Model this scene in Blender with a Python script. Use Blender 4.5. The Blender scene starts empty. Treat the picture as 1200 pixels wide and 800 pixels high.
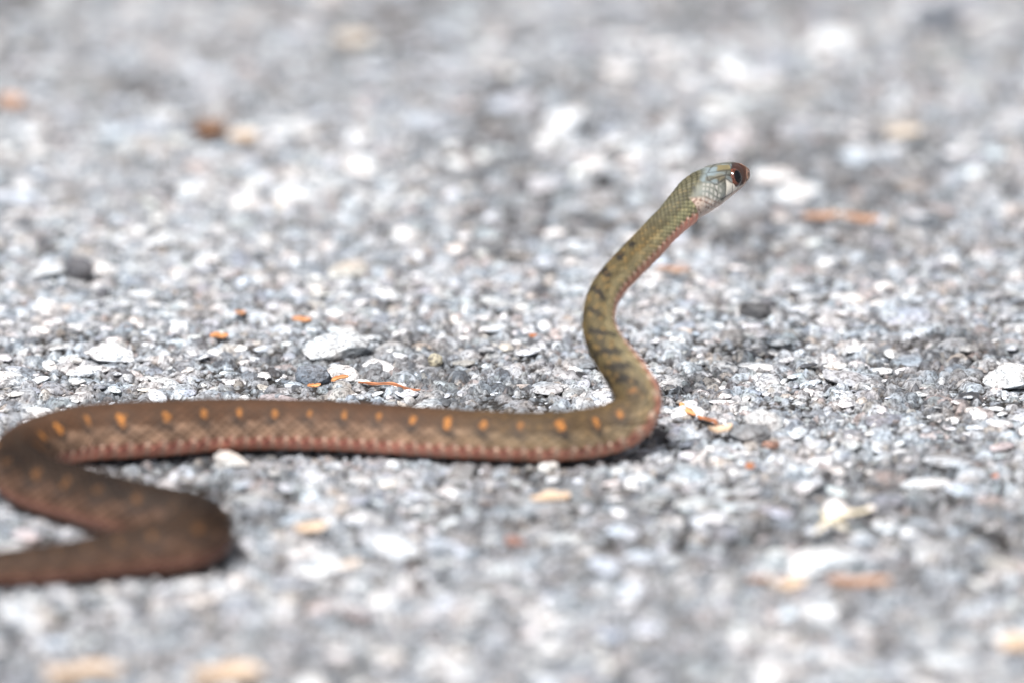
import bpy, bmesh, math, random
import numpy as np
from mathutils import Vector, Matrix, Quaternion

SC = bpy.context.scene
COL = SC.collection
rng = np.random.default_rng(7)
random.seed(7)

# ------------------------------------------------------------------ camera
W0, H0 = 1200.0, 800.0
DIST = 1.60                       # metres from lens to the sharp strip of road
PXM = 0.0001425                   # metres per photo pixel at that distance
FPX = DIST / PXM
ROWF = 428.0                      # photo row at which the road is sharp
PITCH = math.radians(18.0) - math.atan((ROWF - 400) / FPX)
cam_loc = np.array([0.0, -DIST * math.cos(math.radians(18.0)), DIST * math.sin(math.radians(18.0))])
FWD = np.array([0, math.cos(PITCH), -math.sin(PITCH)])
UP = np.array([0, math.sin(PITCH), math.cos(PITCH)])
RT = np.array([1.0, 0, 0])
cd = bpy.data.cameras.new('camera')
cam = bpy.data.objects.new('camera', cd)
COL.objects.link(cam)
cam.location = cam_loc
cam.rotation_euler = (math.pi / 2 - PITCH, 0, 0)
cd.sensor_width = 36
cd.sensor_fit = 'HORIZONTAL'
cd.lens = 36 * FPX / W0
cd.clip_start = 0.05
cd.clip_end = 500
cd.dof.use_dof = True
cd.dof.focus_distance = DIST - 0.014
cd.dof.aperture_fstop = cd.lens / 44.0
SC.camera = cam


def ray(px, py):
    return FWD + RT * ((px - 600) / FPX) + UP * ((400 - py) / FPX)


def on_plane(px, py, z=0.0):
    d = ray(px, py)
    t = (z - cam_loc[2]) / d[2]
    return cam_loc + d * t, t


def at_depth(px, py, depth):
    return cam_loc + ray(px, py) * depth


# ------------------------------------------------------------------ light
SUN_EL, SUN_AZ = math.radians(56), math.radians(-150)     # azimuth from +Y
w = bpy.data.worlds.new("World")
SC.world = w
w.use_nodes = True
nt = w.node_tree
nt.nodes.clear()
sky = nt.nodes.new('ShaderNodeTexSky')
sky.sky_type = 'NISHITA'
sky.sun_disc = False
sky.sun_elevation = SUN_EL
sky.sun_rotation = SUN_AZ
sky.air_density = 1.0
sky.dust_density = 3.0
hs = nt.nodes.new('ShaderNodeHueSaturation')
hs.inputs['Saturation'].default_value = 0.26
bg = nt.nodes.new('ShaderNodeBackground')
bg.inputs[1].default_value = 0.06
wo = nt.nodes.new('ShaderNodeOutputWorld')
nt.links.new(sky.outputs[0], hs.inputs['Color'])
nt.links.new(hs.outputs[0], bg.inputs[0])
nt.links.new(bg.outputs[0], wo.inputs[0])
sd = bpy.data.lights.new('sun', 'SUN')
sd.energy = 4.3
sd.angle = math.radians(16)
sd.color = (1.0, 0.975, 0.95)
so = bpy.data.objects.new('sun', sd)
COL.objects.link(so)
sv = Vector((math.sin(SUN_AZ) * math.cos(SUN_EL), math.cos(SUN_AZ) * math.cos(SUN_EL), math.sin(SUN_EL)))
so.rotation_euler = (-sv).to_track_quat('-Z', 'Y').to_euler()
SC.view_settings.view_transform = 'Standard'
SC.view_settings.look = 'None'
SC.view_settings.gamma = 1
SC.view_settings.exposure = 0.82

# ------------------------------------------------------------------ helpers


def tag(o, label=None, cat=None, group=None, kind=None):
    for k, v in (('label', label), ('category', cat), ('group', group), ('kind', kind)):
        if v:
            o[k] = v
    return o


def link(name, data, parent=None):
    o = bpy.data.objects.new(name, data)
    COL.objects.link(o)
    if parent is not None:
        o.parent = parent
    return o


def np_mesh(name, verts, faces, mat=None, cols=None, smooth=True):
    """mesh from numpy verts (n,3) and faces (m,3) or (m,4)"""
    me = bpy.data.meshes.new(name)
    n, k = faces.shape
    me.vertices.add(len(verts))
    me.vertices.foreach_set('co', np.asarray(verts, np.float32).ravel())
    me.loops.add(n * k)
    me.loops.foreach_set('vertex_index', faces.astype(np.int32).ravel())
    me.polygons.add(n)
    me.polygons.foreach_set('loop_start', np.arange(0, n * k, k, dtype=np.int32))
    me.polygons.foreach_set('loop_total', np.full(n, k, dtype=np.int32))
    me.polygons.foreach_set('use_smooth', np.full(n, smooth, dtype=bool))
    me.update(calc_edges=True)
    if cols is not None:
        a = me.color_attributes.new('tint', 'FLOAT_COLOR', 'POINT')
        c = np.ones((len(verts), 4), np.float32)
        c[:, :cols.shape[1]] = cols
        a.data.foreach_set('color', c.ravel())
    if mat:
        me.materials.append(mat)
    return me


_tab = rng.random((64, 64, 64)).astype(np.float32)


def vnoise(x, y, z=0.0):
    """smooth value noise in 0..1"""
    x, y, z = np.broadcast_arrays(x, y, z)
    xi, yi, zi = np.floor(x).astype(int), np.floor(y).astype(int), np.floor(z).astype(int)
    fx, fy, fz = x - xi, y - yi, z - zi
    fx, fy, fz = [f * f * (3 - 2 * f) for f in (fx, fy, fz)]
    r = 0
    for a in (0, 1):
        for b in (0, 1):
            for c in (0, 1):
                wgt = (fx if a else 1 - fx) * (fy if b else 1 - fy) * (fz if c else 1 - fz)
                r = r + wgt * _tab[(xi + a) & 63, (yi + b) & 63, (zi + c) & 63]
    return r


def fbm(x, y, z=0.0, o=3):
    s, a, t = 0, 1.0, 0
    for i in range(o):
        s = s + a * vnoise(x * 2 ** i + 17.3 * i, y * 2 ** i + 5.1 * i, z * 2 ** i + 3.7 * i)
        t += a
        a *= 0.5
    return s / t


def sstep(a, b, x):
    t = np.clip((x - a) / (b - a), 0, 1)
    return t * t * (3 - 2 * t)


# ------------------------------------------------------------------ materials


def new_mat(name):
    m = bpy.data.materials.new(name)
    m.use_nodes = True
    t = m.node_tree
    return m, t, t.nodes['Principled BSDF']


def N(t, kind, **kw):
    n = t.nodes.new('ShaderNode' + kind)
    for k, v in kw.items():
        setattr(n, k, v)
    return n


def mineral(name, source, rough=0.55, bump=0.35, spec=0.45):
    """weathered mineral: the piece's own tint broken up by grains, pits and dust"""
    m, t, p = new_mat(name)
    if source == 'object':
        at = N(t, 'Attribute', attribute_type='OBJECT', attribute_name='tint')
    else:
        at = N(t, 'Attribute', attribute_name='tint')
    geo = N(t, 'NewGeometry')
    n1 = N(t, 'TexNoise')
    n1.inputs['Scale'].default_value = 900
    n1.inputs['Detail'].default_value = 5
    n1.inputs['Roughness'].default_value = 0.65
    t.links.new(geo.outputs['Position'], n1.inputs['Vector'])
    r1 = N(t, 'ValToRGB')
    r1.color_ramp.elements[0].position = 0.32
    r1.color_ramp.elements[0].color = (0.42, 0.41, 0.41, 1)
    r1.color_ramp.elements[1].position = 0.6
    r1.color_ramp.elements[1].color = (1.15, 1.15, 1.15, 1)
    t.links.new(n1.outputs[0], r1.inputs[0])
    mul = N(t, 'Mix', data_type='RGBA', blend_type='MULTIPLY')
    mul.inputs[0].default_value = 1
    t.links.new(at.outputs['Color'], mul.inputs[6])
    t.links.new(r1.outputs[0], mul.inputs[7])
    # dark mineral grains
    v = N(t, 'TexVoronoi')
    v.inputs['Scale'].default_value = 2600
    t.links.new(geo.outputs['Position'], v.inputs['Vector'])
    sepc = N(t, 'SeparateColor')
    t.links.new(v.outputs['Color'], sepc.inputs[0])
    r2 = N(t, 'ValToRGB')
    r2.color_ramp.elements[0].position = 0.80
    r2.color_ramp.elements[0].color = (0, 0, 0, 1)
    r2.color_ramp.elements[1].position = 0.84
    r2.color_ramp.elements[1].color = (1, 1, 1, 1)
    t.links.new(sepc.outputs[0], r2.inputs[0])
    sc_ = N(t, 'Math', operation='MULTIPLY')
    sc_.inputs[1].default_value = 0.6
    t.links.new(r2.outputs[0], sc_.inputs[0])
    mx = N(t, 'Mix', data_type='RGBA')
    t.links.new(sc_.outputs[0], mx.inputs[0])
    t.links.new(mul.outputs[2], mx.inputs[6])
    mx.inputs[7].default_value = (0.06, 0.055, 0.055, 1)
    # bluish / rusty drift over decimetres
    n3 = N(t, 'TexNoise')
    n3.inputs['Scale'].default_value = 160
    n3.inputs['Detail'].default_value = 3
    t.links.new(geo.outputs['Position'], n3.inputs['Vector'])
    r3 = N(t, 'ValToRGB')
    r3.color_ramp.elements[0].position = 0.35
    r3.color_ramp.elements[0].color = (0.92, 1.0, 1.07, 1)
    r3.color_ramp.elements[1].position = 0.66
    r3.color_ramp.elements[1].color = (1.06, 0.99, 0.96, 1)
    t.links.new(n3.outputs[0], r3.inputs[0])
    mu2 = N(t, 'Mix', data_type='RGBA', blend_type='MULTIPLY')
    mu2.inputs[0].default_value = 1
    t.links.new(mx.outputs[2], mu2.inputs[6])
    t.links.new(r3.outputs[0], mu2.inputs[7])
    t.links.new(mu2.outputs[2], p.inputs['Base Color'])
    nb = N(t, 'TexNoise')
    nb.inputs['Scale'].default_value = 2200
    nb.inputs['Detail'].default_value = 4
    nb.inputs['Roughness'].default_value = 0.7
    t.links.new(geo.outputs['Position'], nb.inputs['Vector'])
    bp = N(t, 'Bump')
    bp.inputs['Strength'].default_value = bump
    bp.inputs['Distance'].default_value = 0.0005
    t.links.new(nb.outputs[0], bp.inputs['Height'])
    t.links.new(bp.outputs[0], p.inputs['Normal'])
    rr = N(t, 'MapRange')
    rr.inputs[3].default_value = rough - 0.2
    rr.inputs[4].default_value = rough + 0.25
    t.links.new(n1.outputs[0], rr.inputs[0])
    t.links.new(rr.outputs[0], p.inputs['Roughness'])
    p.inputs['Specular IOR Level'].default_value = spec
    return m


M_ROAD = mineral('weathered_asphalt', 'vertex', rough=0.6, bump=1.0, spec=0.3)
M_STONE = mineral('aggregate_stone', 'object', bump=0.55)
M_CHIPS = mineral('aggregate_chippings', 'vertex', bump=0.55)

# ------------------------------------------------------------------ snake centreline
# (photo column, photo row, half thickness in photo pixels) read along the body, tail first
GROUND_PTS = [(-1250, 610, 3), (-1000, 700, 6), (-760, 690, 9), (-560, 620, 12), (-360, 640, 14.5), (-180, 668, 17),
              (-60, 668, 20), (0, 665, 21.5), (70, 659, 24), (130, 650, 27.5), (175, 643, 30.5), (215, 637, 32.5), (239, 624, 33.5),
              (228, 611, 34), (188, 603, 34.5), (131, 591, 35), (84, 578, 34.5), (46, 567, 34), (24, 553, 33.5), (22, 538, 33),
              (44, 522, 32.5), (70, 514, 33), (100, 508, 33.5), (170, 504, 33.5), (250, 499, 31.5), (330, 498, 30), (400, 500, 29.5),
              (480, 505, 29.3), (540, 509, 29), (600, 512, 29), (655, 512, 29.3), (700, 506.5, 29.5)]
AIR_PTS = [(732, 495, 28.8), (748, 474, 27), (742, 451, 25.5), (728, 430, 24), (709, 402, 21.3), (702, 380, 19.2), (706, 350, 18.4),
           (727, 320, 18.9), (756, 290, 19.4), (775, 270, 18.8), (786.5, 258.5, 18.8), (798.5, 246.5, 20.8), (812.5, 233.5, 22.8),
           (827.5, 222.5, 23.8), (840.5, 214.5, 22.6), (852, 209.6, 19.5), (862, 206.4, 15.8), (869.5, 204.8, 11.5), (873.8, 204.6, 8),
           (876, 204.8, 4.6), (877, 205, 0.3)]
LIFT = 0.0009
P3, RAD, PX2 = [], [], []
for (x, y, r) in GROUND_PTS:
    rw = r * PXM
    for _ in range(4):
        p, d = on_plane(x, y, rw + LIFT)
        rw = r * d / FPX
    P3.append(p)
    RAD.append(rw)
    PX2.append((x, y))
d0 = (P3[-1] - cam_loc) @ FWD
seg = [0]
prev = GROUND_PTS[-1]
for q in AIR_PTS:
    seg.append(seg[-1] + math.hypot(q[0] - prev[0], q[1] - prev[1]))
    prev = q
dh = DIST - 0.0145
for q, s in zip(AIR_PTS, seg[1:]):
    f = s / seg[-1]
    f = f * f * (1.6 - 0.6 * f) if f < 1 else 1
    dep = d0 + (dh - d0) * f
    P3.append(at_depth(q[0], q[1], dep))
    RAD.append(q[2] * dep / FPX)
    PX2.append((q[0], q[1]))
P3, RAD, PX2 = np.array(P3), np.array(RAD), np.array(PX2)


def nat_spline(t, y, tt):
    n = len(t)
    h = np.diff(t)
    A = np.zeros((n, n))
    b = np.zeros((n,) + y.shape[1:])
    A[0, 0] = A[-1, -1] = 1
    for i in range(1, n - 1):
        A[i, i - 1], A[i, i], A[i, i + 1] = h[i - 1], 2 * (h[i - 1] + h[i]), h[i]
        b[i] = 6 * ((y[i + 1] - y[i]) / h[i] - (y[i] - y[i - 1]) / h[i - 1])
    m = np.linalg.solve(A, b)
    k = np.clip(np.searchsorted(t, tt) - 1, 0, n - 2)
    hk = h[k]
    a_, b_ = (t[k + 1] - tt), (tt - t[k])
    if y.ndim > 1:
        hk, a_, b_ = hk[:, None], a_[:, None], b_[:, None]
    return (m[k] * a_ ** 3 + m[k + 1] * b_ ** 3) / (6 * hk) + (y[k] / hk - m[k] * hk / 6) * a_ + (y[k + 1] / hk - m[k + 1] * hk / 6) * b_


tc = np.concatenate([[0], np.cumsum(np.sqrt(np.linalg.norm(np.diff(P3, axis=0), axis=1)))])   # centripetal
tf = np.linspace(0, tc[-1], 9000)
pf = nat_spline(tc, P3, tf)
rf = np.maximum(np.interp(tf, tc, RAD), 1e-5)
qf = nat_spline(tc, PX2, tf)
ker = np.hanning(61); ker /= ker.sum()
rs = np.convolve(np.pad(rf, 30, mode='edge'), ker, 'valid')
wend = sstep(tc[-8], tc[-10], tf)
rf = rs * wend + rf * (1 - wend)
ds = np.concatenate([[0], np.linalg.norm(np.diff(pf, axis=0), axis=1)])
arc = np.cumsum(ds)
PER = 0.54
uu = np.cumsum(ds / (PER * np.maximum(rf, 0.0007)))                # scale-row coordinate
NR = int((uu[-1]) * 15)
ut = np.linspace(0, uu[-1], NR)
t_ring = np.interp(ut, uu, tf)
C = nat_spline(tc, P3, t_ring)
R = np.interp(t_ring, tf, rf)
Q = nat_spline(tc, PX2, t_ring)
S = np.interp(ut, uu, arc)


def arc_lin(px, py):
    k = np.argmin((Q[:, 0] - px) ** 2 + (Q[:, 1] - py) ** 2 + np.where(S < S[-1] * .5, 1e9, 0))
    return S[k]


T = np.gradient(C, axis=0)
T /= np.linalg.norm(T, axis=1)[:, None]
D = np.zeros_like(C)
d = np.array([0, 0, 1.0])
for i in range(NR):
    d = d - T[i] * (d @ T[i])
    d /= np.linalg.norm(d)
    if Q[i, 0] < 560 and S[i] < S[-1] * 0.8:
        d = np.array([0, 0, 1.0]) - T[i] * T[i][2]
        d /= np.linalg.norm(d)
    D[i] = d
PHI = math.radians(22) * sstep(arc_lin(745, 462), arc_lin(705, 360), S)
D = D * np.cos(PHI)[:, None] + np.cross(T, D) * np.sin(PHI)[:, None]
SD = np.cross(T, D)                                            # snake's right side
NTH = 180
th = np.linspace(-math.pi, math.pi, NTH, endpoint=False)
TH, U = np.meshgrid(th, ut)
thd = np.degrees(np.abs(TH))
Rg = R[:, None]
# pixel-like side coordinates for the head shields (a property of the head's own profile)
T2 = np.gradient(Q, axis=0)
T2 /= np.linalg.norm(T2, axis=1)[:, None]
N2 = np.stack([T2[:, 1], -T2[:, 0]], 1)                        # towards the back of the head
Rp = R[:, None] * FPX / DIST
HX = Q[:, 0:1] + N2[:, 0:1] * Rp * np.cos(np.abs(TH) + PHI[:, None])
HY = Q[:, 1:2] + N2[:, 1:2] * Rp * np.cos(np.abs(TH) + PHI[:, None])
ZX, ZY = (HX - 760) * 8, (HY - 170) * 8                        # working units for the drawing of the head


def arc_at(px, py, lo=0.0):
    k = np.argmin((Q[:, 0] - px) ** 2 + (Q[:, 1] - py) ** 2 + np.where(S < lo, 1e9, 0))
    return S[k], ut[k], k


s_head = arc_at(812, 234)[0]
s_neck0 = arc_at(748, 474, S[-1] * .5)[0]
s_up = arc_at(728, 430, S[-1] * .5)[0]
headness = sstep(s_head - 0.0012, s_head + 0.0012, S)[:, None] * np.ones_like(TH)
# region of big shields
shield = sstep(400, 480, ZX + 0.55 * (ZY - 330)) * (S[:, None] > arc_at(800, 245)[0])
# ---- scales
NROW = 11.5
U2 = U * 1.38
row = np.degrees(TH) / (108 / NROW)
dors = sstep(114, 106, thd)                                    # 1 on the scaled back and sides
best = np.full(TH.shape, 9.0)
bdu = np.zeros(TH.shape)
bdv = np.zeros(TH.shape)
bid = np.zeros(TH.shape)
for dv in (-1, 0, 1):
    v = np.round(row) + dv
    off = np.mod(v, 2) * 0.5
    k = np.round(U2 - off)
    du = U2 - off - k
    dd = row - v
    m_ = np.abs(du) * 2 + np.abs(dd)
    sel = m_ < best
    best = np.where(sel, m_, best)
    bdu = np.where(sel, du, bdu)
    bdv = np.where(sel, dd, bdv)
    bid = np.where(sel, k * 37.7 + v * 11.3, bid)
rnd = np.mod(np.sin(bid * 12.9898) * 43758.5453, 1.0)
edge = sstep(0.62, 0.98, best)                                 # 1 at the seam between scales
keel = np.exp(-(bdv / 0.13) ** 2) * (best < 0.9)
hsc = (1 - edge ** 1.5) * (0.75 - 0.5 * bdu) + 0.14 * keel      # raised towards the free (tail) end
# ventral plates
vu = U - np.floor(U)
vplate = (1 - sstep(0.86, 1.0, vu) - sstep(0.05, 0.0, vu)) * (0.5 + 0.5 * (1 - vu))
relief = (hsc * 0.050 * dors + vplate * 0.055 * (1 - dors)) * Rg * (1 - shield)
# ---- head shields: seams drawn as polylines
SEAMS = [[(372, 312), (440, 255), (530, 190)], [(372, 312), (420, 335), (480, 330), (560, 332), (640, 322), (712, 318)],
         [(478, 325), (520, 265), (590, 205), (640, 188)], [(590, 205), (700, 232), (712, 318)], [(640, 186), (700, 210), (735, 240)],
         [(460, 345), (470, 420), (540, 470), (640, 405), (662, 330)], [(640, 405), (700, 412), (768, 398)], [(700, 232), (745, 215), (790, 196)],
         [(540, 470), (560, 530), (585, 575)], [(640, 405), (640, 470), (655, 535)], [(715, 410), (722, 450), (730, 495)],
         [(775, 400), (785, 430), (792, 460)], [(825, 395), (840, 425)], [(862, 350), (880, 385)], [(885, 300), (905, 345)],
         [(850, 215), (862, 260), (868, 345)], [(850, 215), (905, 232)], [(868, 290), (915, 275)], [(575, 400), (560, 450)], [(470, 420), (600, 385), (662, 372), (740, 372)]]
dmin = np.full(ZX.shape, 1e3)
hm = (S > s_head - 0.003)
zx, zy = ZX[hm], ZY[hm]
dm = np.full(zx.shape, 1e3)
for pl in SEAMS:
    for (ax, ay), (bx_, by_) in zip(pl[:-1], pl[1:]):
        vx, vy = bx_ - ax, by_ - ay
        tt = np.clip(((zx - ax) * vx + (zy - ay) * vy) / (vx * vx + vy * vy), 0, 1)
        dm = np.minimum(dm, np.hypot(zx - ax - tt * vx, zy - ay - tt * vy))
dmin[hm] = dm
seam = np.exp(-(dmin / 5.0) ** 2) * shield
# mouth slit
MT = [(930, 318), (905, 352), (870, 392), (820, 428), (750, 474), (670, 518), (610, 548)]
dmm = np.full(zx.shape, 1e3)
for (ax, ay), (bx_, by_) in zip(MT[:-1], MT[1:]):
    vx, vy = bx_ - ax, by_ - ay
    tt = np.clip(((zx - ax) * vx + (zy - ay) * vy) / (vx * vx + vy * vy), 0, 1)
    dmm = np.minimum(dmm, np.hypot(zx - ax - tt * vx, zy - ay - tt * vy))
mouth = np.zeros(ZX.shape)
mouth[hm] = np.exp(-(dmm / 7) ** 2)
mouth *= shield
EX, EY = 788.0, 305.0
eyed = np.hypot((ZX - EX) / 66, (ZY - EY) / 100)
socket = sstep(1.25, 0.85, eyed) * shield
brow = np.exp(-((eyed - 1.28) / 0.22) ** 2) * shield * (ZY < 300)
nost = np.exp(-(((ZX - 896) / 12) ** 2 + ((ZY - 262) / 10) ** 2)) * shield
relief = relief - Rg * (0.035 * seam + 0.05 * mouth + 0.13 * nost) * (thd < 150) + Rg * 0.05 * brow - Rg * 0.10 * socket * (thd < 140)
# ---- cross section
wk = np.interp(S, [0, arc_at(786, 258)[0], arc_at(812, 234)[0], arc_at(828, 222)[0], arc_at(841, 214)[0], arc_at(852, 209.6)[0], arc_at(864, 206)[0], S[-1]],
               [1.0, 1.0, 1.02, 1.0, 0.9, 0.86, 0.88, 1.0])[:, None]
cs, sn = np.cos(TH), np.sin(TH)
pw = 1 - 0.22 * headness
sx = np.sign(sn) * np.abs(sn) ** pw * wk
sy = np.sign(cs) * np.abs(cs) ** pw
gr = np.clip(sstep(s_neck0 + 0.004, s_neck0 - 0.01, S), 0, 1)[:, None]
sy = np.where(sy < 0, sy * (1 - 0.10 * gr), sy)                 # the belly flattens where it lies on the road
# breathing unevenness along the body
wob = 1 + 0.012 * (vnoise(U * 0.21, 3.3 + 0 * U) - 0.5)
V = C[:, None, :] + (D[:, None, :] * sy[..., None] + SD[:, None, :] * sx[..., None]) * (Rg * wob)[..., None]
nrm = D[:, None, :] * cs[..., None] + SD[:, None, :] * sn[..., None]
V = V + nrm * relief[..., None]

# ---- pigment (linear)
K = 0.71


def c3(r, g, b):
    return np.array([r, g, b]) * K


def mix(a, b, f):
    f = np.asarray(f)[..., None]
    return a * (1 - f) + b * f


one = np.ones(TH.shape)
Sg = S[:, None] * one
n1 = vnoise(U * 1.1, TH * 6)
n2 = vnoise(U * 5, TH * 26, 4.0)
n3 = vnoise(U * 0.35, TH * 2.2, 9.0)
sL = arc_at(26, 545)[0]
fore = .5 * sstep(s_neck0 - .045, s_neck0 - .012, Sg) + .5 * sstep(s_neck0 - 0.010, s_neck0 + 0.012, Sg)              # olive front part
near = sstep(arc_at(742, 305)[0], arc_at(790, 255)[0], Sg)      # greener by the head
back = sstep(sL + 0.012, sL - 0.008, Sg)                       # darker hind body
back3 = sstep(arc_at(236, 618)[0] - .0, arc_at(200, 642)[0], Sg)
jit = thd + (n1 - 0.5) * 14 + (n2 - 0.5) * 8
dorsal = mix(c3(.118, .060, .034), c3(.150, .114, .052), fore)
dorsal = mix(dorsal, c3(.140, .135, .085), near * 0.8)
dorsal = mix(dorsal, c3(.034, .018, .010), back * (1 - 0.25 * back3))
lat = mix(c3(.37, .23, .155), c3(.30, .245, .135), fore)
lat = mix(lat, c3(.30, .30, .165), near * 0.8)
lat = mix(lat, c3(.16, .09, .06), back)
col = mix(dorsal, lat, sstep(50, 76, jit))
col = mix(col, c3(.075, .05, .035), sstep(13, 3, thd) * 0.55 * (1 - fore))
# mottling in soft chevrons along the flank
chev = np.sin((U * 2 * math.pi / 2.65) + thd * 0.10)
col = col * (1 + 0.30 * (chev * sstep(50, 75, thd) * (1 - fore))[..., None])
col = col * (0.82 + 0.36 * n1)[..., None]
# belly
vr = np.mod(np.sin(np.floor(U) * 78.233) * 43758.5453, 1.0)
belly = mix(c3(1.02, .42, .31), c3(1.08, .68, .53), sstep(0.55, 0.95, vu))
belly = mix(belly, c3(.36, .18, .13), back * 0.9)
belly = mix(belly, c3(.84, .40, .30), fore * .35)
bedge = np.where(Sg > s_neck0, 100, 99) + 16 * near * sstep(s_head - .006, s_head, Sg) + 4 * np.sin(2 * math.pi * U) + (n2 - 0.5) * 6
bm = sstep(-5, 5, thd - bedge)
col = mix(col, belly, bm * (1 - 0.35 * (1 - near)))
vs = np.exp(-(((vu - 0.42) / 0.20) ** 2)) * np.exp(-(((thd - 108) / 9) ** 2))
col = mix(col, c3(.17, .022, .022), vs * (0.45 + 0.55 * vr) * (1 - near * .5) * (1 - .5 * back))
vc = np.exp(-(((vu - 0.9) / 0.13) ** 2)) * np.exp(-(((thd - 103) / 9) ** 2))
col = mix(col, c3(1.1, .85, .66), vc * (0.55 + .35 * fore) * (1 - back))
# paired orange spots with a dark blotch below each
s0 = arc_at(692, 505)[1]
sp = np.mod((U - s0) / 2.65 + 0.5, 1.0) - 0.5
idx = np.floor((U - s0) / 2.65 + 0.5)
sr = np.mod(np.sin(idx * 91.7 + (TH > 0) * 3.1) * 4375.85, 1.0)
spot_on = sstep(s_up - 0.002, s_up - 0.007, Sg)
dk = np.exp(-(((sp * 2.65 - .25 * (thd - 68) / 14) / 0.58) ** 2) - ((thd - 67) / 18) ** 2)
col = mix(col, c3(.045, .034, .030), np.clip(dk * (.7 + .7 * rnd), 0, 1) * (0.72 + .28 * sr) * spot_on)
dk2 = np.exp(-((sp * 2.65 / 0.9) ** 2) - ((thd - 38) / 20) ** 2)
col = mix(col, c3(.085, .055, .038), dk2 * 0.55 * spot_on)
os_ = sstep(1.25, 0.62, np.sqrt(((sp * 2.65 + .12 * (sr - .5)) / (.22 + .07 * sr)) ** 2 + ((thd - 44 - 5 * (sr - .5)) / (11 + 4 * sr)) ** 2) + (n2 - .5) * .4 + (rnd - .5) * .6)
col = mix(col, c3(.58, .235, .06), os_ * (0.58 + 0.4 * sr) * spot_on * (1 - 0.7 * back))
dk3 = (.45 + .55 * sstep(0.3, 0.7, vnoise(U * 0.8, thd * 0.07, 6.0))) * np.exp(-((thd - 22) / 30) ** 2) * back * (1 - .6 * back3)
col = mix(col, c3(.014, .009, .007), dk3 * .9)
# black bars on the raised neck: photo column, row, dorsal-side angle, half length, strength
for (bx_, by_, a0, ah, hw, st) in [(740, 298, 20, 16, .40, 1.), (727, 312, 18, 22, .46, 1.), (713, 333, 22, 26, .50, 1.), (706, 354, 28, 34, .44, 1.), (703, 375, 30, 34, .34, .85),
                                   (709, 397, 34, 52, .34, 1.), (721, 417, 32, 46, .36, .95), (731, 433, 34, 40, .36, .95), (740, 449, 36, 34, .40, .9),
                                   (750, 470, 70, 14, .4, .5), (806, 240, 66, 44, .26, .95), (714, 407, 20, 18, .8, .6), (735, 442, 22, 16, .9, .6)]:
    _, ub, _ = arc_at(bx_, by_, S[-1] * .6)
    f = sstep(1.3, 0.6, np.sqrt(((U - ub + (thd - a0) * 0.022) / hw / 1.15) ** 2 + ((thd - a0) / ah) ** 2) + (n2 - .5) * .3 + (rnd - .5) * .55)
    col = mix(col, c3(.026, .022, .018), f * st * .92)
# gold and rust flecks, one scale at a time
gf = (rnd > 0.80) * fore * (thd < 95) * (1 - edge)
col = mix(col, c3(.40, .21, .05), gf * 0.22 * (1 - near * .6))
rw_ = 0.78 + 0.4 * rnd
col = col * mix(one[..., None] * np.ones(3), (rw_)[..., None] * np.ones(3), dors * (1 - shield) * (0.35 + .65 * fore))
# seams between scales: pale skin low on the neck, dark elsewhere
pale = fore * sstep(55, 80, thd) * dors * (1 - shield)
col = mix(col, c3(.60, .60, .42), np.exp(-((best - 0.80) / .12) ** 2) * (bdu > 0) * pale * 0.55)
col = mix(col, col * 0.16, edge * dors * (1 - shield) * (0.66 + 0.22 * fore))
# ---- head pigment and painted sheen
hb = c3(.175, .178, .150) * one[..., None]
hb = mix(hb, c3(.30, .38, .42), sstep(0.45, 0.7, vnoise(ZX / 60, ZY / 40, 2.0)) * .7)  # blue-grey patches: sky sheen painted into the head colour
inpar = sstep(-12, 10, np.minimum.reduce([ZX - 560 + (ZY - 320) * 0.35, 700 - ZX, ZY - 243, 318 - ZY]))
hb = mix(hb, c3(.26, .215, .115), inpar)
hb = mix(hb, c3(.27, .22, .13), sstep(60, 20, np.hypot((ZX - 590) / 1.6, ZY - 390)) * .6)
midh = sstep(400, 445, ZY - (ZX - 700) * -0.35) * sstep(640, 690, ZX)
hb = mix(hb, c3(1.05, .98, .86), sstep(395, 430, ZY + (ZX - 660) * 0.12) * sstep(642, 654, ZX))
hb = mix(hb, c3(.32, .33, .29), sstep(425, 480, ZY) * sstep(648, 640, ZX) * .8)
hb = mix(hb, mix(c3(.86, .66, .54), c3(.30, .16, .12), sstep(.5, .62, vnoise(ZX / 14, ZY / 12, 8.))), sstep(545, 585, ZY) * sstep(680, 600, ZX) * .8)
sno = sstep(785, 835, ZX + (300 - ZY) * 0.12)
snc = mix(c3(.26, .135, .08), c3(.66, .37, .25), sstep(.4, .7, vnoise(ZX / 16, ZY / 16, 5.)))
hb = mix(hb, snc, sno * sstep(425, 385, ZY + (ZX - 850) * 0.9))
hb = mix(hb, c3(.80, .62, .52), sstep(-4, 8, (ZY - 318) * 0.80 + (ZX - 930) * 0.62 - 6) * sstep(760, 860, ZX) * .8)
hb = mix(hb, c3(.035, .03, .03), np.clip(seam * .72 + mouth * .95 + nost, 0, 1))
hb = mix(hb, c3(.07, .03, .02), sstep(1.24, 1.08, eyed))
hb = mix(hb, c3(.80, .60, .50), sstep(120, 140, thd) * .8)
col = mix(col, hb, np.clip(shield, 0, 1))
# speckled neck side where the small scales turn white
zz = sstep(395, 440, ZX) * sstep(630, 560, ZX) * sstep(430, 470, ZY) * sstep(680, 620, ZY) * (S[:, None] > s_head - .004)
col = mix(col, c3(.88, .84, .78), zz * sstep(.75, .45, best) * (.45 + .35 * rnd))
gloss = np.clip(.06 + .10 * fore + .2 * near + .65 * shield, 0, 1)
col = np.concatenate([np.clip(col, 0.004, 0.9), gloss[..., None]], -1)

faces = []
I, J = np.meshgrid(np.arange(NR - 1), np.arange(NTH), indexing='ij')
J2 = (J + 1) % NTH
faces = np.stack([I * NTH + J, I * NTH + J2, (I + 1) * NTH + J2, (I + 1) * NTH + J], -1).reshape(-1, 4)

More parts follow.
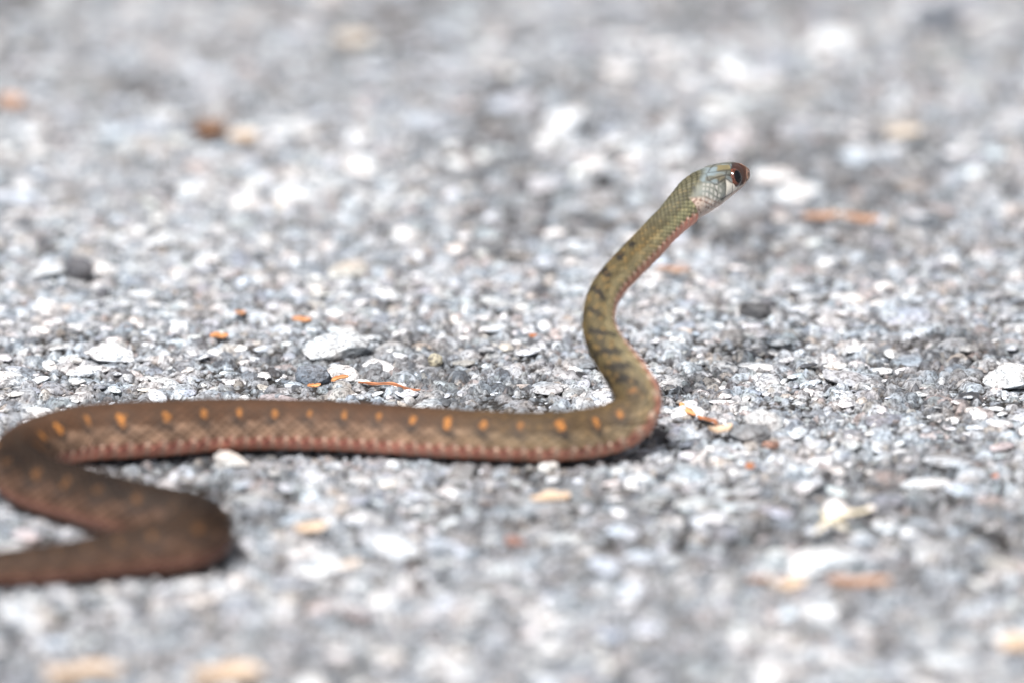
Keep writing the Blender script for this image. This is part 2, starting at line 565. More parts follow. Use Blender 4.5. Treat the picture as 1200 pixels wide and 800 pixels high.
m, t, p = new_mat('snake_skin')
at = N(t, 'Attribute', attribute_name='tint')
mr = N(t, 'MapRange')
mr.inputs[3].default_value = .60
mr.inputs[4].default_value = .28
t.links.new(at.outputs['Alpha'], mr.inputs[0])
t.links.new(mr.outputs[0], p.inputs['Roughness'])
ms = N(t, 'MapRange')
ms.inputs[3].default_value = .14
ms.inputs[4].default_value = .65
t.links.new(at.outputs['Alpha'], ms.inputs[0])
t.links.new(ms.outputs[0], p.inputs['Specular IOR Level'])
t.links.new(at.outputs['Color'], p.inputs['Base Color'])
geo = N(t, 'NewGeometry')
nb = N(t, 'TexNoise')
nb.inputs['Scale'].default_value = 6000
nb.inputs['Detail'].default_value = 3
t.links.new(geo.outputs['Position'], nb.inputs['Vector'])
bp = N(t, 'Bump')
bp.inputs['Strength'].default_value = 0.25
bp.inputs['Distance'].default_value = 0.0001
t.links.new(nb.outputs[0], bp.inputs['Height'])
t.links.new(bp.outputs[0], p.inputs['Normal'])
p.inputs['Coat Weight'].default_value = 0.0
p.inputs['Coat Roughness'].default_value = 0.25
M_SKIN = m

base_xy = P3[len(GROUND_PTS) - 3].copy()
base = np.array([base_xy[0], base_xy[1], 0.0])
snake = link('snake', None)
snake.location = base
tag(snake, 'slender brown snake with orange spots rearing its olive neck above the grey road', 'snake')
body = link('body', np_mesh('body', V.reshape(-1, 3) - base, faces, M_SKIN, col.reshape(-1, 4)), snake)

# ---- eyes
ke = arc_at(859.5, 207.5)[2]
m, t, p = new_mat('eye_iris')
tcn = N(t, 'TexCoord')
nz = N(t, 'TexNoise')
nz.inputs['Scale'].default_value = 5000
t.links.new(tcn.outputs['Object'], nz.inputs['Vector'])
rp = N(t, 'ValToRGB')
rp.color_ramp.elements[0].position = .35
rp.color_ramp.elements[0].color = (.03, .009, .006, 1)
rp.color_ramp.elements[1].position = .65
rp.color_ramp.elements[1].color = (.15, .05, .028, 1)
t.links.new(nz.outputs[0], rp.inputs[0])
t.links.new(rp.outputs[0], p.inputs['Base Color'])
p.inputs['Roughness'].default_value = 0.10
p.inputs['Coat Weight'].default_value = 0.4
p.inputs['Coat Roughness'].default_value = 0.02
M_IRIS = m
m, t, p = new_mat('eye_pupil')
p.inputs['Base Color'].default_value = (.004, .004, .005, 1)
p.inputs['Roughness'].default_value = 0.05
p.inputs['Specular IOR Level'].default_value = 0.35
p.inputs['Coat Weight'].default_value = 0.0
p.inputs['Coat Roughness'].default_value = 0.02
M_PUPIL = m


def cap_mesh(name, rad, ang, squash, mat, seg_=40, rings=22):
    vs_, fs = [], []
    for i in range(rings + 1):
        a = ang * i / rings
        for j in range(seg_):
            b = 2 * math.pi * j / seg_
            vs_.append((rad * math.sin(a) * math.cos(b) * squash, rad * math.sin(a) * math.sin(b), rad * math.cos(a)))
    for i in range(rings):
        for j in range(seg_):
            fs.append((i * seg_ + j, (i + 1) * seg_ + j, (i + 1) * seg_ + (j + 1) % seg_, i * seg_ + (j + 1) % seg_))
    return np_mesh(name, np.array(vs_), np.array(fs), mat)


er = 12.0 * PXM
for sgn in (1, -1):
    # local axes: z outwards from the head, y up the head, x along it
    z = SD[ke] * sgn
    z = z * 0.985 + D[ke] * 0.10 + T[ke] * 0.14
    z /= np.linalg.norm(z)
    y = D[ke] - z * (D[ke] @ z)
    y /= np.linalg.norm(y)
    x = np.cross(y, z)
    ctr = C[ke] + SD[ke] * sgn * (R[ke] * 1.10 - er * 0.58) + D[ke] * (0.3 * PXM) + T[ke] * (-12.0 * PXM)
    mat4 = Matrix(((x[0], y[0], z[0], ctr[0] - base[0]), (x[1], y[1], z[1], ctr[1] - base[1]), (x[2], y[2], z[2], ctr[2] - base[2]), (0, 0, 0, 1)))
    e = link('eye', cap_mesh('eye', er, math.radians(150), 0.78, M_IRIS), snake)
    e.matrix_local = mat4
    pu = link('pupil', cap_mesh('pupil', er * 1.012, math.radians(39), 0.80, M_PUPIL), e)
    pu.rotation_euler = (0, math.radians(-2), 0)

# ------------------------------------------------------------------ road surface
def axis(lo, hi, step_f, f0, f1, far):
    """dense between f0 and f1 (spacing step_f), growing outwards, to +-far"""
    pts = list(np.arange(f0, f1, step_f))
    s = step_f
    v = pts[-1]
    while v < far:
        s = min(s * 1.03, 0.0009) if v < hi else s * 1.22
        v += s
        pts.append(v)
    s = step_f
    v = pts[0]
    left = []
    while v > -far:
        s = min(s * 1.03, 0.0009) if v > lo else s * 1.22
        v -= s
        left.append(v)
    return np.array(left[::-1] + pts)


gx = axis(-0.20, 0.20, 0.00032, -0.10, 0.10, 60)
gy = axis(-0.28, 0.40, 0.00030, -0.055, 0.05, 60)
GX, GY = np.meshgrid(gx, gy)
inner = (np.abs(GX) < 0.2) & (GY > -0.3) & (GY < 0.42)

PAL = np.array([[.60, .62, .65], [.66, .67, .68], [.50, .53, .57], [.42, .44, .47], [.34, .36, .40], [.56, .52, .48], [.50, .44, .43], [.12, .12, .13],
                [.70, .71, .72], [.26, .28, .31], [.46, .49, .50], [.58, .60, .63]])
PW = np.array([14, 10, 12, 10, 7, 5, 4, 3, 8, 4, 6, 12.0]); PW /= PW.sum()
PCUM = np.cumsum(PW)


def h01(ix, iy, k):
    v = np.sin(ix * 127.1 + iy * 311.7 + k * 74.7) * 43758.5453
    return v - np.floor(v)


def body_near(x, y):
    """distance to the lying snake's centreline, and the local radius"""
    pts = C[::18][S[::18] < s_neck0]
    rr_ = R[::18][S[::18] < s_neck0]
    best_ = np.full(np.shape(x), 9.0)
    br = np.zeros(np.shape(x))
    for q, r_ in zip(pts, rr_):
        if abs(q[0]) > 0.2:
            continue
        dd_ = np.hypot(x - q[0], y - q[1]) / r_
        s_ = dd_ < best_
        best_ = np.where(s_, dd_, best_)
        br = np.where(s_, r_, br)
    return best_


# ---- single loose stones (photo column, row of centre, width px, height factor, colour, label)
WHITE, GREY, DARK = (.70, .71, .72), (.42, .44, .47), (.075, .078, .085)
LOOSE = [
    (642, 545, 27, .9, (.66, .64, .60), 'small rounded off-white pebble touching the front of the snake\'s belly'),
    (128, 414, 62, .45, WHITE, 'long flat bright white stone above the leftmost orange spots of the snake'),
    (394, 405, 80, .52, (.52, .54, .55), 'largest pale granite stone behind the snake with a rough fractured front'),
    (366, 438, 44, .95, (.17, .19, .22), 'angular dark blue-grey stone below the large pale granite stone'),
    (402, 437, 44, .5, WHITE, 'smooth white stone wedged beside the angular dark blue-grey stone'),
    (510, 424, 19, 1.1, (.42, .38, .28), 'small upright tan stone standing behind the middle of the snake'),
    (708, 219, 22, 1.5, (.02, .02, .022), 'small black pebble far behind, level with the snake\'s head'),
    (887, 364, 42, .8, (.07, .068, .07), 'dark charcoal stone on the paler road right of the neck'),
    (893, 491, 46, .8, (.56, .55, .54), 'pale peaked stone tilted over a darker stone right of the snake'),
    (875, 507, 50, .6, (.20, .21, .22), 'dark flat stone tucked under the pale peaked stone'),
    (925, 494, 11, 1.0, (.80, .80, .79), 'tiny smooth white pebble right of the pale peaked stone'),
    (975, 528, 14, 1.0, (.72, .66, .58), 'tiny cream pebble to the right of the stacked pair of stones'),
    (806, 474, 24, .8, (.72, .70, .70), 'white pebble just right of where the snake\'s neck bends upward'),
    (8, 442, 44, .8, WHITE, 'bright white stone cut by the left edge above the coil'),
    (1186, 440, 66, .7, (.62, .63, .63), 'large knobbly whitish stone by the right edge of the sharp strip'),
    (462, 641, 74, .6, (.66, .68, .70), 'broad white blurred stone in front of the snake\'s middle'),
    (962, 656, 84, .5, (.70, .72, .73), 'long white blurred stone below the crossed straws'),
    (270, 538, 46, .7, (.56, .52, .48), 'whitish stone pressed against the snake\'s front edge near the coil'),
    (665, 145, 56, .8, (.74, .76, .78), 'round white blurred stone far behind, left of the head'),
    (58, 362, 40, .8, (.64, .66, .68), 'pale chunky stone above the coil near the left edge'),
    (92, 318, 38, 1.02, (.10, .10, .11), 'dark blurred stone left behind the coil'),
    (604, 633, 28, .7, (.32, .17, .13), 'reddish brown blurred stone in front of the snake'),
    (903, 521, 22, .7, (.32, .17, .12), 'small rust-red stone in front of the dark flat stone'),
    (1167, 557, 11, .9, (.66, .28, .18), 'tiny salmon pink pebble near the right edge'),
    (1098, 24, 60, .7, (.15, .16, .18), 'dark grey blurred stone at the top right corner'),
]
RES = []
for (px_, py_, wpx, hf, c, lab) in LOOSE:
    hw0 = wpx * PXM / 2
    p_, d_ = on_plane(px_, py_, hw0 * hf * .6)
    RES.append((p_[0], p_[1], wpx / 2 * d_ / FPX * 1.05))
RES = np.array(RES)

x, y = GX[inner], GY[inner]
h = (fbm(x * 90, y * 90, 1.0) - 0.5) * 0.0022 + (fbm(x * 900, y * 900, 2.0, 3) - 0.5) * 0.0005
tint = np.array([.030, .026, .023]) * (0.4 + 0.9 * fbm(x * 500, y * 500, 3.0))[:, None]
dirt = sstep(0.50, 0.66, fbm(x * 42 + 4, y * 26 + 8, 7.0, 2))
for li, (cell, prob, r0, r1, H) in enumerate([(.0052, .75, .32, .56, .0012), (.0027, .8, .32, .56, .0010), (.0014, .8, .32, .56, .0007), (.00075, .7, .32, .56, .00045)]):
    ci, cj = np.floor(x / cell), np.floor(y / cell)
    base_h = h.copy()
    for a in (-1, 0, 1):
        for b in (-1, 0, 1):
            ix, iy = ci + a, cj + b
            kk = li * 13
            on = h01(ix, iy, kk) < prob
            cx = (ix + .15 + .7 * h01(ix, iy, kk + 1)) * cell
            cy = (iy + .15 + .7 * h01(ix, iy, kk + 2)) * cell
            rr_ = (r0 + (r1 - r0) * h01(ix, iy, kk + 3)) * cell
            an = h01(ix, iy, kk + 4) * 6.283
            asp = .6 + .4 * h01(ix, iy, kk + 5)
            dx, dy = x - cx, y - cy
            lx, ly = dx * np.cos(an) + dy * np.sin(an), (-dx * np.sin(an) + dy * np.cos(an)) / asp
            ph = np.arctan2(ly, lx)
            q = np.hypot(lx, ly) / rr_
            q = q * (1 + .14 * np.sin(3 * ph + an * 5) + .08 * np.sin(5 * ph + an * 9) + .05 * np.sin(9 * ph))
            pass
            tilt = (h01(ix, iy, kk + 6) - .5) * lx / rr_ * .5 + (h01(ix, iy, kk + 7) - .5) * ly / rr_ * .5
            hh = H * (.45 + .75 * h01(ix, iy, kk + 8))
            dome = hh * (np.minimum(1, (1 - q) * 2.4) + .22 * (1 - q) + tilt)
            cand = (base_h * 0.5 - 0.0001) + dome
            sel = on & (q < 1) & (cand > h)
            h = np.where(sel, cand, h)
            pc = PAL[np.minimum(np.searchsorted(PCUM, h01(ix, iy, kk + 9)), len(PAL) - 1)] * (.75 + .4 * h01(ix, iy, kk + 10))[:, None]
            pc = pc * [1.0, .86, .72, .55][li] * (1 - dirt[:, None] * (.20 + .35 * h01(ix, iy, kk + 11)[:, None]))  # finer grains tinted darker, painting shade into the gaps; dirt patches on top
            fe = sstep(1.0, .86, q)[:, None]
            tint = np.where(sel[:, None], pc * fe + tint * (1 - fe), tint)
h = h + (fbm(x * 2500, y * 2500, 5.0, 2) - .5) * 0.00022
bn = body_near(x, y)
h = np.where(bn < 0.8, np.minimum(h, 0.0010), h)
for q in RES:
    rd = np.hypot(x - q[0], y - q[1]) / q[2]
    h = np.where(rd < 1.1, np.minimum(h, 0.0003), h)
fade = sstep(0.198, 0.18, np.abs(x)) * sstep(-0.29, -0.25, y) * sstep(0.42, 0.38, y)
h = h * fade
GZ = np.zeros(GX.shape)
GZ[inner] = h
TN = np.ones(GX.shape + (3,)) * np.array([.34, .35, .36])
TN[inner] = tint * fade[:, None] + TN[inner] * (1 - fade[:, None])
ny, nx = GX.shape
I, J = np.meshgrid(np.arange(ny - 1), np.arange(nx - 1), indexing='ij')
gf_ = np.stack([I * nx + J, I * nx + J + 1, (I + 1) * nx + J + 1, (I + 1) * nx + J], -1).reshape(-1, 4)
road = link('road', np_mesh('road', np.stack([GX, GY, GZ], -1).reshape(-1, 3), gf_, M_ROAD, TN.reshape(-1, 3)))
tag(road, 'worn pale grey asphalt road surface of exposed aggregate stones', 'road', kind='structure')


def ground_h(px_, py_):
    i = np.clip(np.searchsorted(gx, px_), 1, nx - 1)
    j = np.clip(np.searchsorted(gy, py_), 1, ny - 1)
    return GZ[j, i]


# ------------------------------------------------------------------ rocks
def ico(sub):
    bm = bmesh.new()
    bmesh.ops.create_icosphere(bm, subdivisions=sub, radius=1)
    v = np.array([q.co[:] for q in bm.verts])
    f = np.array([[q.index for q in fc.verts] for fc in bm.faces])
    bm.free()
    return v, f


def rock(seed, sub, planes=9, rough=.05, flat=.72, round_=.35, half=False):
    g = np.random.default_rng(seed)
    v, f = ico(sub)
    n = g.normal(size=(planes, 3))
    n /= np.linalg.norm(n, axis=1)[:, None]
    n = np.vstack([n, [0, 0, 1]])
    dist = g.uniform(.55, .85, planes + 1)
    rr_ = np.full(len(v), 1.0)
    for k in range(planes + 1):
        dp = v @ n[k]
        with np.errstate(divide='ignore', invalid='ignore'):
            lim = np.where(dp > 1e-3, dist[k] / dp, 9)
        rr_ = np.minimum(rr_, lim)
    rr_ = rr_ * (1 - round_) + round_ * .8
    off = g.random(3) * 40
    nn = fbm(v[:, 0] * 1.8 + off[0], v[:, 1] * 1.8 + off[1], v[:, 2] * 1.8 + off[2], 2) - .5
    n2_ = fbm(v[:, 0] * 6 + off[1], v[:, 1] * 6 + off[2], v[:, 2] * 6 + off[0], 3) - .5
    rr_ = rr_ * (1 + .35 * nn + rough * 2.4 * n2_)
    v = v * rr_[:, None] * np.array([1, g.uniform(.7, .95), flat * g.uniform(.75, 1.1)])
    if half:
        keep = (v[f].mean(1)[:, 2] > -0.28)
        f = f[keep]
        used = np.unique(f)
        mp = np.zeros(len(v), int)
        mp[used] = np.arange(len(used))
        v, f = v[used], mp[f]
    return v, f


BIG = [np_mesh('stone', *rock(100 + i, 4, planes=7 + i % 6, rough=.04 + .02 * (i % 3), flat=.62), M_STONE) for i in range(10)]
MID = [rock(200 + i, 3, planes=7 + i % 5, rough=.06, flat=.65, half=True) for i in range(14)]
LOW = [rock(300 + i, 2, planes=6 + i % 4, rough=.05, flat=.65, half=True) for i in range(14)]
TINY = [rock(400 + i, 1, planes=5, rough=.05, flat=.7, half=True) for i in range(10)]



def pick_col(g, px_=None, py_=None):
    c = PAL[min(np.searchsorted(PCUM, g.random()), len(PAL) - 1)]
    c = np.minimum(c * 1.30, .88) if c[0] > .4 else c * .8
    pt = vnoise(px_ * 38 + 3, py_ * 38 + 9, 2.) if px_ is not None else .5
    p2 = vnoise(px_ * 120 + 5, py_ * 60 + 1, 4.) if px_ is not None else .5
    return np.minimum(c * (.60 + .70 * sstep(.25, .65, pt)) * (.62 + .7 * sstep(.25, .7, p2)) * g.uniform(.72, 1.12), .74) * np.array([g.uniform(.97, 1.03), 1, g.uniform(.97, 1.04)])


def quat_rand(g, lean):
    return Quaternion((0, 0, 1), g.uniform(0, 6.283)) @ Quaternion((1, 0, 0), g.normal() * lean) @ Quaternion((0, 1, 0), g.normal() * lean)


g = np.random.default_rng(5)
for i, (px_, py_, wpx, hf, c, lab) in enumerate(LOOSE):
    hw0 = wpx * PXM / 2
    p_, d_ = on_plane(px_, py_, hw0 * hf * .6)
    hw_ = wpx / 2 * d_ / FPX
    me = np_mesh('pebble', *rock(700 + i, 5 if wpx > 40 else 4, planes=9 if wpx > 30 else 5, rough=.05 if wpx > 30 else .02,
                                flat=1.0, round_=.2 if wpx > 30 else .7), M_STONE)
    o = link('pebble' if wpx < 30 else 'loose_stone', me)
    o.scale = (hw_ * 1.12, hw_ * .9, hw_ * hf)
    o.rotation_euler = (g.normal() * .1, g.normal() * .1, g.normal() * .35)
    zg = ground_h(p_[0], p_[1])
    o.location = (p_[0], p_[1], max(hw_ * hf * .5, 0.0002) + (.0006 if hf > 1 else 0))
    o['tint'] = [float(k) for k in c]
    tag(o, lab, 'pebble' if wpx < 30 else 'stone')

# ---- embedded aggregate
cand = []
g = np.random.default_rng(11)
XL, YL0, YL1 = 0.185, -0.25, 0.37
taken = {}


def free(px_, py_, r, k=.86):
    c_ = 0.005
    i0, j0 = int(px_ // c_), int(py_ // c_)
    for a in (-1, 0, 1):
        for b in (-1, 0, 1):
            for (qx, qy, qr) in taken.get((i0 + a, j0 + b), ()):
                if (qx - px_) ** 2 + (qy - py_) ** 2 < ((qr + r) * k) ** 2:
                    return False
    taken.setdefault((i0, j0), []).append((px_, py_, r))
    return True


for q in RES:
    free(q[0], q[1], q[2], 0)
stones = []
for (rlo, rhi, tries) in [(.0042, .0058, 170), (.0032, .0044, 440), (.0022, .0032, 2600), (.0014, .0022, 10500), (.0009, .0015, 14500), (.00055, .0009, 14000)]:
    xs = g.uniform(-XL, XL, tries)
    ys = g.uniform(YL0, YL1, tries)
    if rhi > .005:
        ys = g.uniform(.09, YL1, tries)
    bn = body_near(xs, ys)
    wear = fbm(xs * 42 + 4, ys * 26 + 8, 7.0, 2)
    for k in range(tries):
        r = g.uniform(rlo, rhi)
        if bn[k] < 1.0 + max(0, r - .0006) * 260:
            continue
        if rhi < .001 and not (-.09 < ys[k] < .10):
            continue
        if ((RES[:, 0] - xs[k]) ** 2 + (RES[:, 1] - ys[k]) ** 2 < (RES[:, 2] + r * .6) ** 2).any():
            continue
        if r > .0023 and -.06 < ys[k] < .05 and g.random() < .6:
            continue
        if r < .0022 and wear[k] > .55 and g.random() < (wear[k] - .55) * 3:
            continue
        if free(xs[k], ys[k], r):
            stones.append((xs[k], ys[k], r))


def vis(sx_, sy_, r):
    dv = np.array([sx_, sy_, 0]) - cam_loc
    dep = dv @ FWD
    px_ = 600 + dv[0] / dep * FPX
    py_ = 400 - (dv @ UP) / dep * FPX
    rp_ = r / dep * FPX
    return rp_ if (-5 < px_ < 1205 and -5 < py_ < 805) else 0


stones.sort(key=lambda s: -vis(*s))
big = stones[:300]
rest = stones[300:]
for k, (sx_, sy_, r) in enumerate(big):
    o = link('stone', BIG[k % len(BIG)], road)
    hz = r * g.uniform(.32, .66)
    o.scale = (r * g.uniform(1.05, 1.4), r * g.uniform(.85, 1.1), hz)
    o.rotation_mode = 'QUATERNION'
    o.rotation_quaternion = quat_rand(g, .12)
    o.location = (sx_, sy_, max(ground_h(sx_, sy_), 0) * .5 + hz * g.uniform(-.05, .3))
    cc_ = pick_col(g, sx_, sy_)
    o['tint'] = [float(v_) for v_ in np.clip(cc_, .22, .72) * np.array([1, 1, 1.0])]
VV, FF, CC = [], [], []
nv = 0
for k, (sx_, sy_, r) in enumerate(rest):
    foc = -.05 < sy_ < .045
    if r > .0015:
        v, f = (MID if foc else LOW)[k % 14]
    elif r > .0009:
        v, f = (LOW if foc else TINY)[k % 10]
    else:
        v, f = TINY[k % 10]
    hz = r * g.uniform(.30, .68)
    q = np.array(quat_rand(g, .15).to_matrix())
    vv = (v * np.array([r * g.uniform(1, 1.3), r * g.uniform(.8, 1.1), hz])) @ q.T
    zz_ = max(ground_h(sx_, sy_), 0) * .75 + hz * g.uniform(-.2, .3)
    VV.append(vv + np.array([sx_, sy_, zz_]))
    FF.append(f + nv)
    nv += len(v)
    CC.append(np.repeat(pick_col(g, sx_, sy_)[None], len(v), 0))
ch = link('chippings', np_mesh('chippings', np.vstack(VV), np.vstack(FF), M_CHIPS, np.vstack(CC)), road)
tag(ch, kind='stuff')
print('stones', len(stones), 'tris', sum(len(f) for f in FF), 'ground quads', len(gf_), 'snake quads', len(faces), 'rings', NR)

# ------------------------------------------------------------------ litter
def plant_mat(name, c0, c1, scale=900):
    m, t, p = new_mat(name)
    tcn = N(t, 'TexCoord')
    mp = N(t, 'Mapping')
    mp.inputs['Scale'].default_value = (.25, 1.6, 1)
    t.links.new(tcn.outputs['Object'], mp.inputs[0])
    nz = N(t, 'TexNoise')
    nz.inputs['Scale'].default_value = scale
    nz.inputs['Detail'].default_value = 4
    t.links.new(mp.outputs[0], nz.inputs['Vector'])
    rp = N(t, 'ValToRGB')
    rp.color_ramp.elements[0].position = .36
    rp.color_ramp.elements[0].color = (*c0, 1)
    rp.color_ramp.elements[1].position = .62
    rp.color_ramp.elements[1].color = (*c1, 1)
    t.links.new(nz.outputs[0], rp.inputs[0])
    t.links.new(rp.outputs[0], p.inputs['Base Color'])
    bp = N(t, 'Bump')
    bp.inputs['Strength'].default_value = .6
    bp.inputs['Distance'].default_value = .0002
    t.links.new(nz.outputs[0], bp.inputs['Height'])
    t.links.new(bp.outputs[0], p.inputs['Normal'])
    p.inputs['Roughness'].default_value = .6
    return m


M_RUST = plant_mat('rust_bark', (.16, .055, .025), (.46, .19, .09))
M_ORANGE = plant_mat('orange_bark', (.30, .11, .04), (.66, .31, .13))
M_TAN = plant_mat('tan_bark', (.34, .24, .16), (.66, .50, .37))
M_PALE = plant_mat('bleached_leaf', (.36, .30, .24), (.60, .52, .44))
M_STRAW = plant_mat('dry_straw', (.60, .50, .34), (.85, .76, .58))
M_DULL = plant_mat('dull_leaf', (.20, .11, .07), (.44, .26, .17))
M_BROWN = plant_mat('dark_bark', (.05, .03, .02), (.20, .10, .05))


def flake(seed, L, Wd, thick, curl, mat, ragged=.25):
    """a ragged, slightly curled strip with real thickness; long axis x"""
    g_ = np.random.default_rng(int(seed * 10))
    nu, nv_ = 26, 7
    tp = []
    for i in range(nu):
        a = i / (nu - 1)
        prof = (math.sin(math.pi * min(max(a, .015), .985)) ** .38)
        wl = prof * (1 + ragged * (vnoise(a * 7 + seed, 1.0) - .5) * 2)
        wr = prof * (1 + ragged * (vnoise(a * 7 + seed, 9.0) - .5) * 2)
        bend = curl * (a - .5) ** 2 * L + .10 * L * (vnoise(a * 3 + seed, 4.) - .5)
        sw = .12 * L * (vnoise(a * 2.2 + seed, 6.) - .5)
        for j in range(nv_):
            b = j / (nv_ - 1) * 2 - 1
            ww = (wl if b < 0 else wr) * Wd / 2
            tp.append(((a - .5) * L, b * ww + sw, bend + .35 * Wd * curl * b * b + .12 * thick * g_.normal()))
    tp = np.array(tp)
    lo = tp - np.array([0, 0, thick])
    n = nu * nv_
    f = []
    for i in range(nu - 1):
        for j in range(nv_ - 1):
            q = i * nv_ + j
            f.append((q, q + nv_, q + nv_ + 1, q + 1))
            f.append((n + q, n + q + 1, n + q + nv_ + 1, n + q + nv_))
    rim = [i * nv_ for i in range(nu)] + [(nu - 1) * nv_ + j for j in range(1, nv_)] + [i * nv_ + nv_ - 1 for i in range(nu - 2, -1, -1)] + [j for j in range(nv_ - 2, 0, -1)]
    for a, b in zip(rim, rim[1:] + rim[:1]):
        f.append((a, n + a, n + b, b)[::-1])
    return np_mesh('litter', np.vstack([tp, lo]), np.array(f), mat)


def twig(seed, L, rad, mat):
    nu, nv_ = 34, 9
    vs_ = []
    for i in range(nu):
        a = i / (nu - 1)
        r = rad * (1 - .45 * a) * (1 + .35 * (vnoise(a * 14 + seed, 2.) - .5)) * (0.3 if i in (0, nu - 1) else 1)
        cy_ = .10 * L * (vnoise(a * 3 + seed, 3.) - .5)
        cz_ = .07 * L * (vnoise(a * 4 + seed, 8.) - .5)
        for j in range(nv_):
            b = 2 * math.pi * j / nv_
            rr2 = r * (1 + .25 * math.sin(3 * b + seed))
            vs_.append(((a - .5) * L, cy_ + rr2 * math.cos(b), cz_ + rr2 * math.sin(b)))
    f = []
    for i in range(nu - 1):
        for j in range(nv_):
            f.append((i * nv_ + j, i * nv_ + (j + 1) % nv_, (i + 1) * nv_ + (j + 1) % nv_, (i + 1) * nv_ + j))
    vs_ += [(-L / 2, cy_, cz_)]
    return np_mesh('twig', np.array(vs_[:-1]), np.array(f), mat)


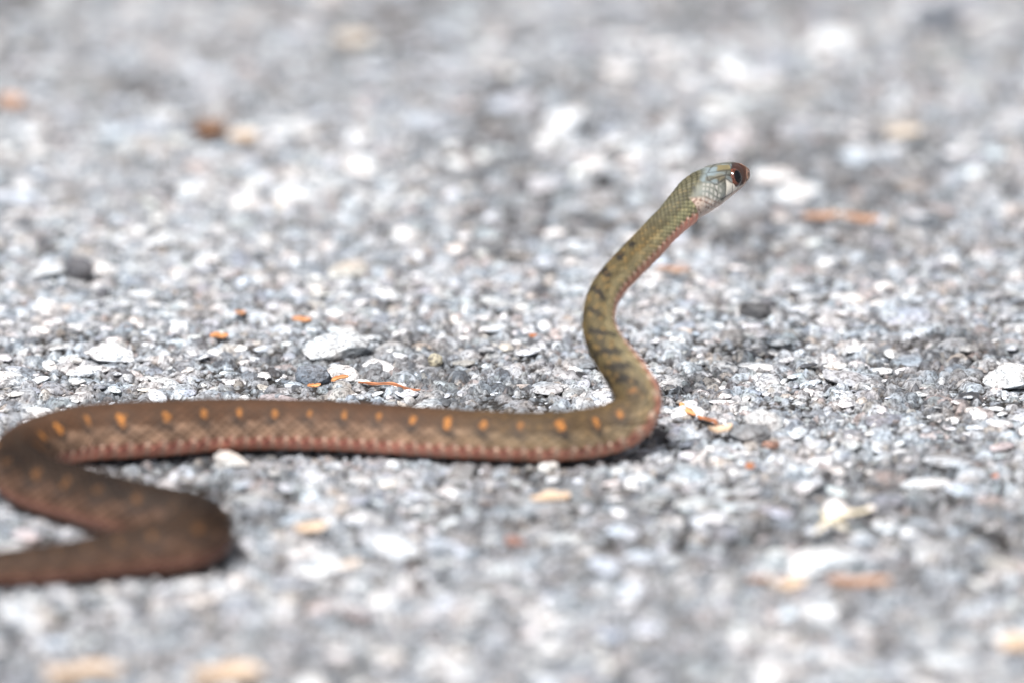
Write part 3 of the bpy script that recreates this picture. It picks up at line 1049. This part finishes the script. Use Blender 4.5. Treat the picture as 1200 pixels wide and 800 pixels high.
# x0,y0 -> x1,y1 photo pixels of the long axis, width px, material, kind, name, category, label, lift
LIT = [
    (388, 446, 408, 441, 6, M_ORANGE, 'f', 'bark_splinter', 'splinter', 'orange splinter leaning on the stones, left end of the long rusty splinter', 1.4),
    (360, 453, 376, 451, 5, M_ORANGE, 'f', 'bark_splinter', 'splinter', 'short orange splinter at the foot of the dark blue-grey stone', .8),
    (420, 448, 492, 458, 5, M_RUST, 'f', 'bark_splinter', 'splinter', 'longest thin rusty splinter lying right behind the snake', 1.2),
    (246, 395, 268, 395, 7, M_ORANGE, 'f', 'bark_flake', 'flake', 'small orange flake, the lower left of three behind the snake', 1.1),
    (342, 376, 365, 376, 6, M_ORANGE, 'f', 'bark_flake', 'flake', 'small orange flake above the large pale granite stone', 1.1),
    (275, 368, 288, 367, 6, M_ORANGE, 'f', 'bark_flake', 'flake', 'tiny orange flake, upper left of three behind the snake', 1.2),
    (940, 253, 984, 255, 11, M_DULL, 'f', 'leaf_fragment', 'leaf fragment', 'rusty leaf fragment right of the snake\'s head, left half of a broken pair', 2.2),
    (986, 257, 1032, 257, 10, M_DULL, 'f', 'leaf_fragment', 'leaf fragment', 'rusty leaf fragment right of the snake\'s head, right half of a broken pair', 2.0),
    (768, 314, 808, 319, 9, M_DULL, 'f', 'leaf_fragment', 'leaf fragment', 'rusty blurred fragment on the road right of the olive neck', 2.0),
    (620, 394, 630, 395, 6, M_RUST, 'f', 'bark_flake', 'flake', 'tiny red flake left of the snake\'s neck', 1.2),
    (795, 474, 816, 486, 7, M_ORANGE, 'f', 'bark_splinter', 'splinter', 'orange splinter beside the white pebble at the neck bend', 1.6),
    (818, 487, 842, 499, 6, M_RUST, 'f', 'bark_splinter', 'splinter', 'rusty splinter leading down to the curled tan flake', 1.6),
    (830, 507, 858, 504, 10, M_TAN, 'f', 'curled_flake', 'flake', 'curled pale tan flake left of the dark flat stone', 1.6),
    (948, 628, 1022, 597, 6, M_STRAW, 'f', 'straw', 'straw', 'longer blurred pale straw, rising to the right across another', 2.8),
    (962, 600, 992, 623, 6, M_STRAW, 'f', 'straw', 'straw', 'shorter blurred pale straw crossing under the longer one', 2.4),
    (966, 684, 1044, 685, 13, M_DULL, 'f', 'leaf_fragment', 'leaf fragment', 'long rusty blurred leaf fragment at lower right', 2.0),
    (912, 686, 944, 684, 14, M_TAN, 'f', 'leaf_fragment', 'leaf fragment', 'tan blurred scrap left of the long rusty leaf fragment', 1.6),
    (876, 678, 900, 679, 8, M_DULL, 'f', 'leaf_fragment', 'leaf fragment', 'small red-brown blurred scrap, leftmost of the lower right litter', 1.6),
    (622, 583, 668, 580, 13, M_TAN, 'f', 'bark_flake', 'flake', 'tan blurred flake just in front of the snake, right of centre', 1.6),
    (346, 619, 384, 617, 12, M_TAN, 'f', 'bark_flake', 'flake', 'orange blurred flake to the right of the tight coil', 2.2),
    (50, 790, 145, 788, 24, M_TAN, 'f', 'leaf_fragment', 'leaf fragment', 'wide peach blurred fragment at the bottom left corner', 2.6),
    (222, 793, 308, 790, 24, M_TAN, 'f', 'leaf_fragment', 'leaf fragment', 'peach blurred fragment on the bottom edge, second from the left corner', 2.6),
    (1172, 756, 1212, 752, 22, M_TAN, 'f', 'leaf_fragment', 'leaf fragment', 'brownish blurred fragment at the lower right edge', 2.6),
    (268, 160, 302, 159, 20, M_TAN, 'f', 'leaf_fragment', 'leaf fragment', 'pale orange blurred fragment at upper left beside a dark one', 2.6),
    (232, 148, 258, 156, 30, M_BROWN, 'f', 'leaf_fragment', 'leaf fragment', 'dark brown blurred fragment at upper left beside a pale orange one', 2.8),
    (-2, 120, 26, 119, 20, M_DULL, 'f', 'leaf_fragment', 'leaf fragment', 'rusty blurred fragment at the far left edge', 2.8),
    (392, 48, 436, 46, 22, M_PALE, 'f', 'leaf_fragment', 'leaf fragment', 'pale tan blurred fragment near the top edge', 2.8),
    (1038, 158, 1078, 154, 13, M_PALE, 'f', 'leaf_fragment', 'leaf fragment', 'pale tan blurred fragment at upper right', 2.4),
    (874, 545, 884, 548, 8, M_RUST, 'f', 'bark_flake', 'flake', 'tiny red-brown flake below the small rust-red stone', 1.4),
]
for i, (x0, y0, x1, y1, wp, mt, kd, nm, cat, lab, lift) in enumerate(LIT):
    lz = lift * 0.001
    a, d_ = on_plane(x0, y0, lz)
    b, _ = on_plane(x1, y1, lz)
    L = np.linalg.norm(b - a)
    w_ = wp * d_ / FPX * 1.15                # the strip is seen foreshortened and tilted
    me = flake(i * 3.7 + 1, L, w_, min(.0004, w_ * .2), .10 if 'curled' not in nm else .7, mt, .25 if nm != 'straw' else .06)
    o = link(nm, me)
    o.location = (a + b) / 2
    o.rotation_mode = 'QUATERNION'
    dirv = Vector(b - a).normalized()
    o.location.z += 0.0003
    o.rotation_quaternion = Quaternion((0, 0, 1), math.atan2(dirv.y, dirv.x)) @ Quaternion((1, 0, 0), math.radians(14 + 10 * math.sin(i * 2.1)))
    tag(o, lab, cat)
